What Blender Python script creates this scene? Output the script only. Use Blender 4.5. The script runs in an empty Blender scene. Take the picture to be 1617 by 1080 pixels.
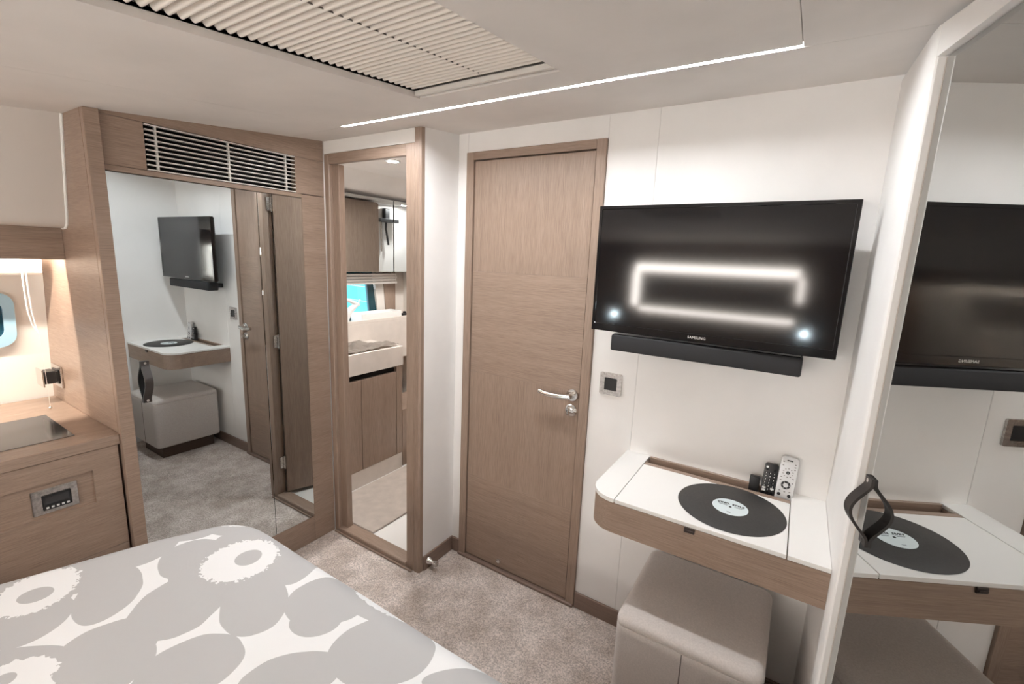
import bpy, bmesh, math, random
from mathutils import Matrix, Vector, noise
random.seed(7)
SC = bpy.context.scene
COL = SC.collection
R = math.radians

# ------------------------------------------------------------------ camera
cam_data = bpy.data.cameras.new('camera')
cam = bpy.data.objects.new('camera', cam_data)
COL.objects.link(cam)
cam_data.sensor_width = 36.0
cam_data.sensor_fit = 'HORIZONTAL'
cam_data.lens = 16.0512
cam_data.clip_start = 0.02
yaw, pitch, roll = R(31.96961793), R(10.45554514), R(-2.37434049)
fw = Vector((-math.sin(yaw)*math.cos(pitch), math.cos(yaw)*math.cos(pitch), -math.sin(pitch)))
rt = Vector((math.cos(yaw), math.sin(yaw), 0))
dn = fw.cross(rt)
r2 = math.cos(roll)*rt + math.sin(roll)*dn
d2 = -math.sin(roll)*rt + math.cos(roll)*dn
mw = Matrix.Identity(4)
for i in range(3):
    mw[i][0] = r2[i]; mw[i][1] = -d2[i]; mw[i][2] = -fw[i]
mw[0][3], mw[1][3], mw[2][3] = 0.0, 0.0, 1.47
cam.matrix_world = mw
SC.camera = cam

# ------------------------------------------------------------------ exposure, world
SC.view_settings.view_transform = 'Standard'
SC.view_settings.look = 'None'
SC.view_settings.gamma = 1.0
SC.view_settings.use_curve_mapping = False
SC.view_settings.exposure = 0.66
SC.cycles.max_bounces = 12
SC.cycles.diffuse_bounces = 7
SC.cycles.glossy_bounces = 6
SC.cycles.sample_clamp_indirect = 6.0
world = bpy.data.worlds.new('daylight')
SC.world = world
world.use_nodes = True
bg = world.node_tree.nodes['Background']
bg.inputs[0].default_value = (0.78, 0.90, 1.0, 1)
bg.inputs[1].default_value = 3.2

LED_POWER = 120.0        # radiance of the ceiling light line
HEAD_POWER = 27.0        # headboard light strips
COVE_POWER = 270.0        # strip behind the bedside valance
DOWN_POWER = 850.0       # bathroom downlights

# ------------------------------------------------------------------ materials
def mat(name, col, rough=0.6, metal=0.0, spec=0.5, bump=None, var=None, sheen=0.0, emit=None, coat=0.0):
    m = bpy.data.materials.new(name)
    m.use_nodes = True
    nt = m.node_tree
    b = nt.nodes['Principled BSDF']
    b.inputs['Base Color'].default_value = (*col, 1)
    b.inputs['Roughness'].default_value = rough
    b.inputs['Metallic'].default_value = metal
    b.inputs['Specular IOR Level'].default_value = spec
    if sheen: b.inputs['Sheen Weight'].default_value = sheen
    if coat:
        b.inputs['Coat Weight'].default_value = coat
        b.inputs['Coat Roughness'].default_value = 0.03
    if emit:
        b.inputs['Emission Color'].default_value = (*emit[0], 1)
        b.inputs['Emission Strength'].default_value = emit[1]
    tc = nt.nodes.new('ShaderNodeTexCoord')
    if var:      # (scale, amount) mottled colour
        n = nt.nodes.new('ShaderNodeTexNoise')
        n.inputs['Scale'].default_value = var[0]
        n.inputs['Detail'].default_value = 5
        nt.links.new(tc.outputs['Object'], n.inputs['Vector'])
        cr = nt.nodes.new('ShaderNodeValToRGB')
        a = var[1]
        cr.color_ramp.elements[0].position = 0.3
        cr.color_ramp.elements[1].position = 0.7
        cr.color_ramp.elements[0].color = (*[c*(1-a) for c in col], 1)
        cr.color_ramp.elements[1].color = (*[min(1, c*(1+a)) for c in col], 1)
        nt.links.new(n.outputs['Fac'], cr.inputs['Fac'])
        nt.links.new(cr.outputs['Color'], b.inputs['Base Color'])
    if bump:     # (scale, strength, distance)
        n2 = nt.nodes.new('ShaderNodeTexNoise')
        n2.inputs['Scale'].default_value = bump[0]
        n2.inputs['Detail'].default_value = 4
        nt.links.new(tc.outputs['Object'], n2.inputs['Vector'])
        bp = nt.nodes.new('ShaderNodeBump')
        bp.inputs['Strength'].default_value = bump[1]
        bp.inputs['Distance'].default_value = bump[2]
        nt.links.new(n2.outputs['Fac'], bp.inputs['Height'])
        nt.links.new(bp.outputs['Normal'], b.inputs['Normal'])
    return m

def wood(axis, a=(0.228, 0.159, 0.119), c=(0.372, 0.274, 0.214), fine=430, coarse=14.0):
    m = bpy.data.materials.new('oak veneer, grain along ' + axis)
    m.use_nodes = True
    nt = m.node_tree
    b = nt.nodes['Principled BSDF']
    b.inputs['Roughness'].default_value = 0.38
    tc = nt.nodes.new('ShaderNodeTexCoord')
    sc = {'x': (coarse, fine, fine), 'y': (fine, coarse, fine), 'z': (fine, fine, coarse)}[axis]
    mp = nt.nodes.new('ShaderNodeMapping')
    mp.inputs['Scale'].default_value = sc
    nt.links.new(tc.outputs['Object'], mp.inputs['Vector'])
    n = nt.nodes.new('ShaderNodeTexNoise')
    n.inputs['Scale'].default_value = 1.0
    n.inputs['Detail'].default_value = 6
    n.inputs['Roughness'].default_value = 0.65
    nt.links.new(mp.outputs['Vector'], n.inputs['Vector'])
    mp2 = nt.nodes.new('ShaderNodeMapping')
    mp2.inputs['Scale'].default_value = tuple(s*0.08 for s in sc)
    nt.links.new(tc.outputs['Object'], mp2.inputs['Vector'])
    n2 = nt.nodes.new('ShaderNodeTexNoise')
    n2.inputs['Scale'].default_value = 1.0
    n2.inputs['Detail'].default_value = 3
    nt.links.new(mp2.outputs['Vector'], n2.inputs['Vector'])
    ad = nt.nodes.new('ShaderNodeMath'); ad.operation = 'MULTIPLY_ADD'
    ad.inputs[1].default_value = 0.22
    nt.links.new(n2.outputs['Fac'], ad.inputs[0])
    ml = nt.nodes.new('ShaderNodeMath'); ml.operation = 'MULTIPLY'
    ml.inputs[1].default_value = 0.78
    nt.links.new(n.outputs['Fac'], ml.inputs[0])
    nt.links.new(ml.outputs[0], ad.inputs[2])
    cr = nt.nodes.new('ShaderNodeValToRGB')
    cr.color_ramp.elements[0].position = 0.34
    cr.color_ramp.elements[1].position = 0.66
    cr.color_ramp.elements[0].color = (*a, 1)
    cr.color_ramp.elements[1].color = (*c, 1)
    nt.links.new(ad.outputs[0], cr.inputs['Fac'])
    nt.links.new(cr.outputs['Color'], b.inputs['Base Color'])
    bp = nt.nodes.new('ShaderNodeBump')
    bp.inputs['Strength'].default_value = 0.12
    bp.inputs['Distance'].default_value = 0.001
    nt.links.new(ad.outputs[0], bp.inputs['Height'])
    nt.links.new(bp.outputs['Normal'], b.inputs['Normal'])
    return m

WX, WY, WZ = wood('x'), wood('y'), wood('z')
WALL = mat('white textured wall lining', (0.84, 0.828, 0.815), 0.55, var=(5, 0.03), bump=(60, 0.08, 0.002))
CEIL = mat('suede headliner', (0.74, 0.70, 0.665), 0.9, var=(4, 0.05), bump=(240, 0.15, 0.001))
WHITE = mat('white lacquer', (0.84, 0.83, 0.81), 0.3)
WHITEM = mat('matt white', (0.80, 0.78, 0.75), 0.6)
CREAM = mat('cream laminate', (0.70, 0.655, 0.605), 0.5, var=(9, 0.03))
COUNTER = mat('pale oak counter', (0.68, 0.62, 0.565), 0.45, var=(14, 0.05))
BLACK = mat('black plastic', (0.012, 0.012, 0.013), 0.35)
BLACKG = mat('gloss black plastic', (0.006, 0.006, 0.007), 0.08)
SCREEN = mat('television screen', (0.004, 0.004, 0.005), 0.085, spec=0.55)
SPK = mat('speaker cloth', (0.022, 0.022, 0.024), 0.85, bump=(900, 0.4, 0.001))
DARK = mat('dark void', (0.006, 0.005, 0.005), 0.9)
CHROME = mat('chrome', (0.78, 0.77, 0.75), 0.14, 1.0)
STEEL = mat('brushed nickel', (0.60, 0.57, 0.55), 0.2, 1.0, var=(120, 0.25), bump=(110, 0.5, 0.001))
ALU = mat('satin aluminium', (0.72, 0.70, 0.67), 0.45, 0.3)
MIRROR = mat('mirror glass', (0.62, 0.66, 0.67), 0.0, 1.0)
MIRDK = mat('tinted mirror glass', (0.52, 0.525, 0.515), 0.0, 1.0)
LEATHER = mat('dark leather', (0.026, 0.020, 0.018), 0.45, bump=(300, 0.2, 0.001))
STOOLF = mat('taupe upholstery', (0.58, 0.53, 0.50), 0.9, var=(220, 0.08), bump=(700, 0.5, 0.001), sheen=0.3)
STOOLD = mat('upholstery seam', (0.12, 0.10, 0.09), 0.9)
DKWOOD = mat('dark stained plinth', (0.085, 0.055, 0.042), 0.5)
PADM = mat('padded headliner vinyl', (0.63, 0.585, 0.54), 0.6, bump=(400, 0.15, 0.001))
BASEB = wood('x', (0.17, 0.115, 0.09), (0.25, 0.175, 0.138))
BASEBY = wood('y', (0.17, 0.115, 0.09), (0.25, 0.175, 0.138))
GLASSDK = mat('smoked glass inset', (0.035, 0.035, 0.037), 0.12)
BLIND = mat('pleated blind cloth', (0.78, 0.73, 0.67), 0.9)
BLINDW = mat('white blind slat', (0.85, 0.82, 0.78), 0.5)
TEAL = mat('turquoise hull paint', (0.013, 0.28, 0.30), 0.5)
TEALD = mat('dark teal glass', (0.004, 0.045, 0.06), 0.1)
TOWEL = mat('taupe towel', (0.44, 0.385, 0.335), 0.95, bump=(500, 0.6, 0.002))
PORC = mat('white porcelain', (0.85, 0.85, 0.84), 0.15)
MATC = mat('beige bath mat', (0.50, 0.44, 0.39), 0.95, var=(20, 0.08), bump=(500, 0.6, 0.003))
LINEN = mat('brown bed linen', (0.075, 0.048, 0.035), 0.9)
MATTR = mat('mattress ticking', (0.55, 0.50, 0.46), 0.9)
BUTTON = mat('pale button print', (0.75, 0.75, 0.74), 0.5)
GREYPL = mat('silver grey plastic', (0.66, 0.66, 0.66), 0.4)
PRINT = mat('black print', (0.02, 0.02, 0.02), 0.7)
LABELM = mat('pale blue paper label', (0.66, 0.74, 0.76), 0.6)
VINYL = mat('grey black vinyl', (0.036, 0.034, 0.033), 0.55, var=(150, 0.15), bump=(500, 0.3, 0.001))
def emis(name, col, s):
    m = bpy.data.materials.new(name); m.use_nodes = True
    nt = m.node_tree
    nt.nodes.remove(nt.nodes['Principled BSDF'])
    e = nt.nodes.new('ShaderNodeEmission')
    e.inputs[0].default_value = (*col, 1); e.inputs[1].default_value = s
    nt.links.new(e.outputs[0], nt.nodes['Material Output'].inputs[0])
    return m
LEDM = emis('white light line', (0.97, 0.985, 1.0), LED_POWER)
HEADM = emis('warm headboard light', (1.0, 0.94, 0.87), HEAD_POWER)
COVEM = emis('warm bedside light', (1.0, 0.90, 0.78), COVE_POWER)
DOWNM = emis('downlight lens', (1.0, 0.97, 0.94), DOWN_POWER)
READM = emis('cool reading light lens', (0.75, 0.92, 1.0), 400.0)

def carpet():
    m = bpy.data.materials.new('beige carpet'); m.use_nodes = True
    nt = m.node_tree; b = nt.nodes['Principled BSDF']
    b.inputs['Roughness'].default_value = 0.95
    b.inputs['Specular IOR Level'].default_value = 0.1
    b.inputs['Sheen Weight'].default_value = 0.25
    tc = nt.nodes.new('ShaderNodeTexCoord')
    n1 = nt.nodes.new('ShaderNodeTexNoise'); n1.inputs['Scale'].default_value = 9; n1.inputs['Detail'].default_value = 5
    n2 = nt.nodes.new('ShaderNodeTexNoise'); n2.inputs['Scale'].default_value = 190; n2.inputs['Detail'].default_value = 5
    for n in (n1, n2): nt.links.new(tc.outputs['Object'], n.inputs['Vector'])
    c1 = nt.nodes.new('ShaderNodeValToRGB')
    c1.color_ramp.elements[0].position = 0.33; c1.color_ramp.elements[1].position = 0.67
    c1.color_ramp.elements[0].color = (0.47, 0.395, 0.345, 1)
    c1.color_ramp.elements[1].color = (0.72, 0.64, 0.595, 1)
    nt.links.new(n1.outputs['Fac'], c1.inputs['Fac'])
    c2 = nt.nodes.new('ShaderNodeValToRGB')
    c2.color_ramp.elements[0].position = 0.36; c2.color_ramp.elements[1].position = 0.64
    c2.color_ramp.elements[0].color = (0.58, 0.57, 0.56, 1)
    c2.color_ramp.elements[1].color = (1.35, 1.35, 1.35, 1)
    nt.links.new(n2.outputs['Fac'], c2.inputs['Fac'])
    mx = nt.nodes.new('ShaderNodeMix'); mx.data_type = 'RGBA'; mx.blend_type = 'MULTIPLY'
    mx.inputs['Factor'].default_value = 0.75
    nt.links.new(c1.outputs['Color'], mx.inputs[6]); nt.links.new(c2.outputs['Color'], mx.inputs[7])
    nt.links.new(mx.outputs[2], b.inputs['Base Color'])
    bp = nt.nodes.new('ShaderNodeBump'); bp.inputs['Strength'].default_value = 0.9; bp.inputs['Distance'].default_value = 0.006
    nt.links.new(n2.outputs['Fac'], bp.inputs['Height']); nt.links.new(bp.outputs['Normal'], b.inputs['Normal'])
    return m
CARPET = carpet()

PETALS = [(-1.348,0.513,0.077,0.091,1.411),(-1.188,0.415,0.097,0.112,0.829),(-1.045,0.518,0.072,0.109,1.134),(-1.111,0.675,0.062,0.1,0.729),(-1.303,0.646,0.096,0.055,0.626),(-1.214,0.56,0.152,0.124,0.619),(-1.371,0.332,0.064,0.105,1.106),(-1.397,0.201,0.065,0.076,0.753),(-1.541,0.432,0.119,0.109,0.686),(-1.56,0.254,0.098,0.125,1.268),(-1.512,0.328,0.11,0.083,0.507),(-1.488,0.211,0.085,0.14,1.033),(-1.494,0.573,0.073,0.059,0.809),(-1.393,0.662,0.096,0.042,0.611),(-0.905,0.633,0.103,0.084,0.693),(-0.876,0.576,0.059,0.053,0.611),(-0.682,0.603,0.112,0.09,0.607),(-0.802,0.69,0.12,0.05,0.17),(-0.56,0.73,0.10,0.03,0.122),(-1.17,0.27,0.092,0.081,0.695),(-1.282,0.167,0.083,0.029,0.652),(-1.111,0.253,0.076,0.082,0.998),(-0.976,0.347,0.095,0.08,1.041),(-0.785,0.453,0.095,0.057,0.831),(-0.479,0.652,0.091,0.03,0.643),
          (-0.40,0.42,0.14,0.12,0.3),(-0.20,0.55,0.13,0.12,0.8),(-0.65,0.20,0.14,0.13,0.5),(-0.9,0.05,0.15,0.13,0.2),(-0.25,0.15,0.14,0.13,1.0),(-1.35,-0.08,0.15,0.13,0.4),(-0.6,-0.25,0.16,0.14,0.9),(-1.1,-0.4,0.16,0.14,0.3),(-0.2,-0.4,0.15,0.14,0.6),(0.1,-0.1,0.15,0.13,0.2)]
RINGS = [(-1.237,0.585,0.091,0.089,0.826),(-1.518,0.237,0.073,0.084,1.171),(-1.444,0.673,0.063,0.029,0.575),(-0.785,0.712,0.10,0.032,0.101),(-1.235,0.145,0.064,0.045,0.715),(-0.30,0.45,0.08,0.08,0),(-0.75,-0.1,0.09,0.08,0)]
DOTS = [(-1.231,0.602,0.033,0.034,0.706),(-1.503,0.23,0.033,0.027,0.81),(-1.243,0.128,0.018,0.018,0.862),(-0.30,0.45,0.03,0.03,0),(-0.75,-0.1,0.03,0.03,0)]
def duvet_mat():
    m = bpy.data.materials.new('flowered duvet cloth'); m.use_nodes = True
    nt = m.node_tree; b = nt.nodes['Principled BSDF']
    b.inputs['Roughness'].default_value = 0.85
    b.inputs['Specular IOR Level'].default_value = 0.2
    uv = nt.nodes.new('ShaderNodeUVMap')
    nz = nt.nodes.new('ShaderNodeTexNoise'); nz.inputs['Scale'].default_value = 14; nz.inputs['Detail'].default_value = 1
    nt.links.new(uv.outputs[0], nz.inputs['Vector'])
    wob = nt.nodes.new('ShaderNodeMapRange'); wob.inputs[3].default_value = -0.07; wob.inputs[4].default_value = 0.07
    nt.links.new(nz.outputs['Fac'], wob.inputs[0])
    nf = nt.nodes.new('ShaderNodeTexNoise'); nf.inputs['Scale'].default_value = 95; nf.inputs['Detail'].default_value = 2
    nt.links.new(uv.outputs[0], nf.inputs['Vector'])
    frz = nt.nodes.new('ShaderNodeMapRange'); frz.inputs[3].default_value = -0.25; frz.inputs[4].default_value = 0.25
    nt.links.new(nf.outputs['Fac'], frz.inputs[0])
    def field(lst, add):
        acc = None
        for (x, y, a, w, an) in lst:
            mp = nt.nodes.new('ShaderNodeMapping'); mp.vector_type = 'TEXTURE'
            mp.inputs['Location'].default_value = (x, y, 0)
            mp.inputs['Rotation'].default_value = (0, 0, an)
            mp.inputs['Scale'].default_value = (a*1.04, w*1.04, 1)
            nt.links.new(uv.outputs[0], mp.inputs['Vector'])
            ln = nt.nodes.new('ShaderNodeVectorMath'); ln.operation = 'LENGTH'
            nt.links.new(mp.outputs[0], ln.inputs[0])
            if acc is None: acc = ln.outputs['Value']
            else:
                mn = nt.nodes.new('ShaderNodeMath'); mn.operation = 'MINIMUM'
                nt.links.new(acc, mn.inputs[0]); nt.links.new(ln.outputs['Value'], mn.inputs[1])
                acc = mn.outputs[0]
        ad = nt.nodes.new('ShaderNodeMath'); ad.operation = 'ADD'
        nt.links.new(acc, ad.inputs[0]); nt.links.new(add.outputs[0], ad.inputs[1])
        lt = nt.nodes.new('ShaderNodeMath'); lt.operation = 'LESS_THAN'; lt.inputs[1].default_value = 1.0
        nt.links.new(ad.outputs[0], lt.inputs[0])
        return lt.outputs[0]
    p = field(PETALS, wob); r = field(RINGS, frz); d = field(DOTS, wob)
    grey, white = (0.49, 0.495, 0.505, 1), (0.84, 0.855, 0.87, 1)
    prev = None
    for k, (fac, colr) in enumerate(((p, grey), (r, white), (d, grey))):
        mx = nt.nodes.new('ShaderNodeMix'); mx.data_type = 'RGBA'
        nt.links.new(fac, mx.inputs['Factor'])
        if prev is None: mx.inputs[6].default_value = white
        else: nt.links.new(prev, mx.inputs[6])
        mx.inputs[7].default_value = colr
        prev = mx.outputs[2]
    nt.links.new(prev, b.inputs['Base Color'])
    n3 = nt.nodes.new('ShaderNodeTexNoise'); n3.inputs['Scale'].default_value = 7; n3.inputs['Detail'].default_value = 3; n3.inputs['Distortion'].default_value = 1.2
    nt.links.new(uv.outputs[0], n3.inputs['Vector'])
    bp = nt.nodes.new('ShaderNodeBump'); bp.inputs['Strength'].default_value = 0.25; bp.inputs['Distance'].default_value = 0.012
    nt.links.new(n3.outputs['Fac'], bp.inputs['Height']); nt.links.new(bp.outputs['Normal'], b.inputs['Normal'])
    return m

# ------------------------------------------------------------------ mesh helpers
class MB:
    def __init__(self): self.bm = bmesh.new()
    def box(self, x0, x1, y0, y1, z0, z1, bev=0.0, seg=2):
        before = set(self.bm.edges)
        vs = [self.bm.verts.new((x, y, z)) for z in (z0, z1) for y in (y0, y1) for x in (x0, x1)]
        for q in ((0, 2, 3, 1), (4, 5, 7, 6), (0, 1, 5, 4), (2, 6, 7, 3), (0, 4, 6, 2), (1, 3, 7, 5)):
            self.bm.faces.new([vs[i] for i in q])
        if bev:
            es = [e for e in self.bm.edges if e not in before]
            bmesh.ops.bevel(self.bm, geom=es, offset=bev, segments=seg, affect='EDGES', profile=0.5)
        return self
    def prism(self, poly, a, b, axis='z', bev=0.0, top=None, bot=None):
        before = set(self.bm.edges)
        def mk(u, v, w):
            return {'z': (u, v, w), 'y': (u, w, v), 'x': (w, u, v)}[axis]
        lo = [self.bm.verts.new(mk(u, v, bot(u, v) if bot else a)) for u, v in poly]
        hi = [self.bm.verts.new(mk(u, v, top(u, v) if top else b)) for u, v in poly]
        n = len(poly)
        self.bm.faces.new(lo[::-1]); self.bm.faces.new(hi)
        for i in range(n):
            self.bm.faces.new((lo[i], lo[(i+1) % n], hi[(i+1) % n], hi[i]))
        if bev:
            es = [e for e in self.bm.edges if e not in before]
            bmesh.ops.bevel(self.bm, geom=es, offset=bev, segments=2, affect='EDGES', profile=0.5)
        return self
    def tube(self, pts, r, seg=10, caps=True):
        pts = [Vector(p) for p in pts]
        rs = r if isinstance(r, (list, tuple)) else [r]*len(pts)
        rings = []; up = None
        for i, p in enumerate(pts):
            t = (pts[min(i+1, len(pts)-1)] - pts[max(i-1, 0)]).normalized()
            if up is None:
                up = Vector((0, 0, 1)) if abs(t.z) < 0.9 else Vector((1, 0, 0))
            s = t.cross(up).normalized(); u = s.cross(t).normalized(); up = u
            rings.append([self.bm.verts.new(p + rs[i]*(math.cos(2*math.pi*k/seg)*s + math.sin(2*math.pi*k/seg)*u)) for k in range(seg)])
        for a, b in zip(rings, rings[1:]):
            for k in range(seg):
                self.bm.faces.new((a[k], a[(k+1) % seg], b[(k+1) % seg], b[k]))
        if caps:
            self.bm.faces.new(rings[0][::-1]); self.bm.faces.new(rings[-1])
        return self
    def lathe(self, prof, c=(0, 0, 0), axis='z', seg=24):
        # prof: list of (radius, height) along axis
        rings = []
        for r, h in prof:
            ring = []
            for k in range(seg):
                a = 2*math.pi*k/seg
                u, v = r*math.cos(a), r*math.sin(a)
                p = {'z': (u, v, h), 'y': (u, h, v), 'x': (h, u, v)}[axis]
                ring.append(self.bm.verts.new((c[0]+p[0], c[1]+p[1], c[2]+p[2])))
            rings.append(ring)
        for a, b in zip(rings, rings[1:]):
            for k in range(seg):
                self.bm.faces.new((a[k], a[(k+1) % seg], b[(k+1) % seg], b[k]))
        self.bm.faces.new(rings[0][::-1]); self.bm.faces.new(rings[-1])
        return self
    def ribbon(self, pts, w, th):
        # pts centre line, w = half-width vector, th = half-thickness
        pts = [Vector(p) for p in pts]; w = Vector(w)
        rings = []
        for i, p in enumerate(pts):
            t = (pts[min(i+1, len(pts)-1)] - pts[max(i-1, 0)]).normalized()
            n = t.cross(w).normalized()*th
            rings.append([self.bm.verts.new(q) for q in (p-w-n, p+w-n, p+w+n, p-w+n)])
        for a, b in zip(rings, rings[1:]):
            for k in range(4):
                self.bm.faces.new((a[k], a[(k+1) % 4], b[(k+1) % 4], b[k]))
        self.bm.faces.new(rings[0][::-1]); self.bm.faces.new(rings[-1])
        return self
    def ring(self, outer, inner, a, b, axis='x'):
        # flat ring between two closed outlines with the same point count, extruded
        def mk(u, v, w): return {'z': (u, v, w), 'y': (u, w, v), 'x': (w, u, v)}[axis]
        n = len(outer); L = []
        for pl, w in ((outer, a), (inner, a), (inner, b), (outer, b)):
            L.append([self.bm.verts.new(mk(u, v, w)) for u, v in pl])
        for A, B in ((0, 1), (1, 2), (2, 3), (3, 0)):
            for k in range(n):
                self.bm.faces.new((L[A][k], L[A][(k+1) % n], L[B][(k+1) % n], L[B][k]))
        return self
    def xf(self, m): self.bm.transform(m); return self

def rrect(x0, x1, y0, y1, r, seg=5):
    out = []
    for cx, cy, a0 in ((x1-r, y1-r, 0), (x0+r, y1-r, 90), (x0+r, y0+r, 180), (x1-r, y0+r, 270)):
        for k in range(seg+1):
            a = R(a0 + 90*k/seg)
            out.append((cx + r*math.cos(a), cy + r*math.sin(a)))
    return out

ORG = {}
def make(name, mb, material, parent=None, smooth=False, kind=None, auto=40, label=None):
    bm = mb.bm if isinstance(mb, MB) else mb
    bmesh.ops.recalc_face_normals(bm, faces=bm.faces[:])
    if parent is not None:
        o0 = ORG[parent]
    else:
        xs = [v.co for v in bm.verts]
        o0 = Vector(((min(c.x for c in xs)+max(c.x for c in xs))/2, (min(c.y for c in xs)+max(c.y for c in xs))/2, min(c.z for c in xs)))
    bm.transform(Matrix.Translation(-o0))
    if smooth:
        for f in bm.faces: f.smooth = True
        for e in bm.edges:
            if len(e.link_faces) == 2 and e.calc_face_angle(0) > R(auto): e.smooth = False
    me = bpy.data.meshes.new(name)
    bm.to_mesh(me); bm.free()
    me.materials.append(material)
    o = bpy.data.objects.new(name, me)
    COL.objects.link(o)
    if parent is not None: o.parent = parent
    else: o.location = o0
    ORG[o] = o0
    if kind: o['kind'] = kind
    if label: o['label'] = label
    return o

def thing(name, loc, label, cat, group=None):
    o = bpy.data.objects.new(name, None)
    o.empty_display_size = 0.05
    COL.objects.link(o)
    o.location = loc
    ORG[o] = Vector(loc)
    o['label'] = label; o['category'] = cat
    if group: o['group'] = group
    return o
def tag(o, label, cat, group=None):
    o['label'] = label; o['category'] = cat
    if group: o['group'] = group
    return o
def struct(name, mb, m, smooth=False): return make(name, mb, m, smooth=smooth, kind='structure')

def text_bm(body, size, extrude=0.0004, align='CENTER', spacing=1.0, bold=0.0):
    cu = bpy.data.curves.new('lettering', 'FONT')
    cu.body = body; cu.size = size; cu.extrude = extrude
    cu.align_x = align; cu.align_y = 'CENTER'; cu.space_character = spacing
    cu.resolution_u = 2; cu.offset = bold
    ob = bpy.data.objects.new('lettering', cu)
    COL.objects.link(ob)
    dg = bpy.context.evaluated_depsgraph_get(); dg.update()
    me = bpy.data.meshes.new_from_object(ob.evaluated_get(dg))
    bpy.data.objects.remove(ob)
    b = bmesh.new(); b.from_mesh(me)
    bpy.data.meshes.remove(me)
    m = MB(); m.bm.free(); m.bm = b
    return m

# ------------------------------------------------------------------ constants of the room
D = 1.6437          # face of the bulkhead (far wall)
XM = -1.9439        # face of the mirrored wardrobe
RX = -1.338         # face of the return wall
YD = 1.404          # face of the bathroom door frame
def zc(y): return 1.984 - 0.103*(1.6437 - y)

# ================================================================== structure
struct('floor', MB().box(-2.75, 1.3, -1.5, 1.66, -0.05, 0.0), CARPET)
# bulkhead wall behind its panels, with hole for the door
wb = MB()
wb.box(RX-0.10, -1.285, D+0.012, D+0.05, 0, 2.08)
wb.box(-0.655, 0.60, D+0.012, D+0.05, 0, 2.08)
wb.box(-1.285, -0.655, D+0.012, D+0.05, 1.903, 2.08)
wb.box(-1.29, -0.65, D+0.06, D+0.09, -0.02, 2.08)
wall_back = struct('wall_back', wb, WALL)
for (x0, x1, z0) in ((RX, -1.2872, 0), (-0.6542, -0.4753, 0), (-0.4747, 0.30, 0), (-1.2861, -0.6546, 1.9035)):
    make('panel', MB().box(x0, x1, D, D+0.012, z0, 2.0, 0.0012, 1), WALL, wall_back)
# return wall beside the bathroom door
wr = MB().box(RX-0.022, RX, 1.431, D+0.012, 0, 2.03)
struct('wall_return', wr, WALL)
make_bb = struct('baseboard_back', MB().box(RX, -1.287, D-0.010, D, 0, 0.073, 0.002, 1).box(-0.653, 0.15, D-0.010, D, 0, 0.073, 0.002, 1), BASEB)
struct('baseboard_return', MB().box(RX, RX+0.010, 1.431, D-0.0105, 0, 0.074, 0.002, 1), BASEBY)
# rear and side shell of the cabin
struct('wall_rear', MB().box(-2.75, 1.3, -1.46, -1.40, 0, 1.9), WX)
struct('wall_right', MB().prism([(0.47, 0.62), (1.02, -1.40), (1.10, -1.40), (0.55, 0.62)], 0, 2.0), WALL)
# hull side beside the berth, leaning outwards at the bottom
hl = MB().prism([(-2.655, 0.0), (-2.655, 0.80), (-2.63, 1.0), (-2.555, 1.40), (-2.50, 1.92), (-2.72, 1.92), (-2.72, 0.0)], -1.40, 0.60, 'y')
struct('wall_left', hl, mat('pale hull lining', (0.78, 0.745, 0.70), 0.6))

# ceiling of lined panels in one gently sloping plane
def cslab(mb, poly, t=0.02, dz=0.0):
    mb.prism(poly, 0, 0, 'z', top=lambda x, y: zc(y)+dz+t, bot=lambda x, y: zc(y)+dz)
    return mb
YL0, YL1 = 1.228, 1.246       # slot of the light line
XL0, XL1 = -1.587, -0.066
cb = MB()
for p in ([(-2.75, -1.45), (-1.075, -1.45), (-1.075, 1.70), (-2.75, 1.70)], [(-0.54, -1.45), (1.3, -1.45), (1.3, 1.70), (-0.54, 1.70)],
          [(-1.075, 1.125), (-0.54, 1.125), (-0.54, 1.70), (-1.075, 1.70)], [(-1.075, -1.45), (-0.54, -1.45), (-0.54, -0.34), (-1.075, -0.34)]):
    cslab(cb, p, 0.02, 0.016)
cslab(cb, [(-1.10, -0.36), (-0.52, -0.36), (-0.52, 1.14), (-1.10, 1.14)], 0.02, 0.09)
for p in ([(-1.10, -0.36), (-1.075, -0.36), (-1.075, 1.14), (-1.10, 1.14)], [(-0.54, -0.36), (-0.52, -0.36), (-0.52, 1.14), (-0.54, 1.14)],
          [(-1.10, 1.125), (-0.52, 1.125), (-0.52, 1.14), (-1.10, 1.14)], [(-1.10, -0.36), (-0.52, -0.36), (-0.52, -0.34), (-1.10, -0.34)]):
    cslab(cb, p, 0.08, 0.02)
ceiling = struct('ceiling', cb, CEIL)
def cpanel(polys):
    m = MB()
    for p in polys: cslab(m, p, 0.0165)
    make('panel', m, CEIL, ceiling)
g = 0.0007
cpanel([[(-1.944, YL1), (0.16, YL1), (0.16, 1.236), (0.40, 1.236), (0.40, 1.66), (RX-0.01, 1.66), (RX-0.01, YD+0.02), (-1.944, YD+0.02)]] if False else
       [[(-1.95, YL1), (0.40, YL1), (0.40, 1.66), (RX-0.01, 1.66), (RX-0.01, YD+0.02), (-1.95, YD+0.02)]])
cpanel([[(-2.30, -1.40), (XL0-g, -1.40), (XL0-g, YL1-2*g), (-2.30, YL1-2*g)]])
cpanel([[(XL1+g, -1.40), (1.25, -1.40), (1.25, YL1-2*g), (XL1+g, YL1-2*g)]])
HX0, HX1, HY0, HY1 = -1.042, -0.574, -0.30, 1.091       # hatch opening
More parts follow.
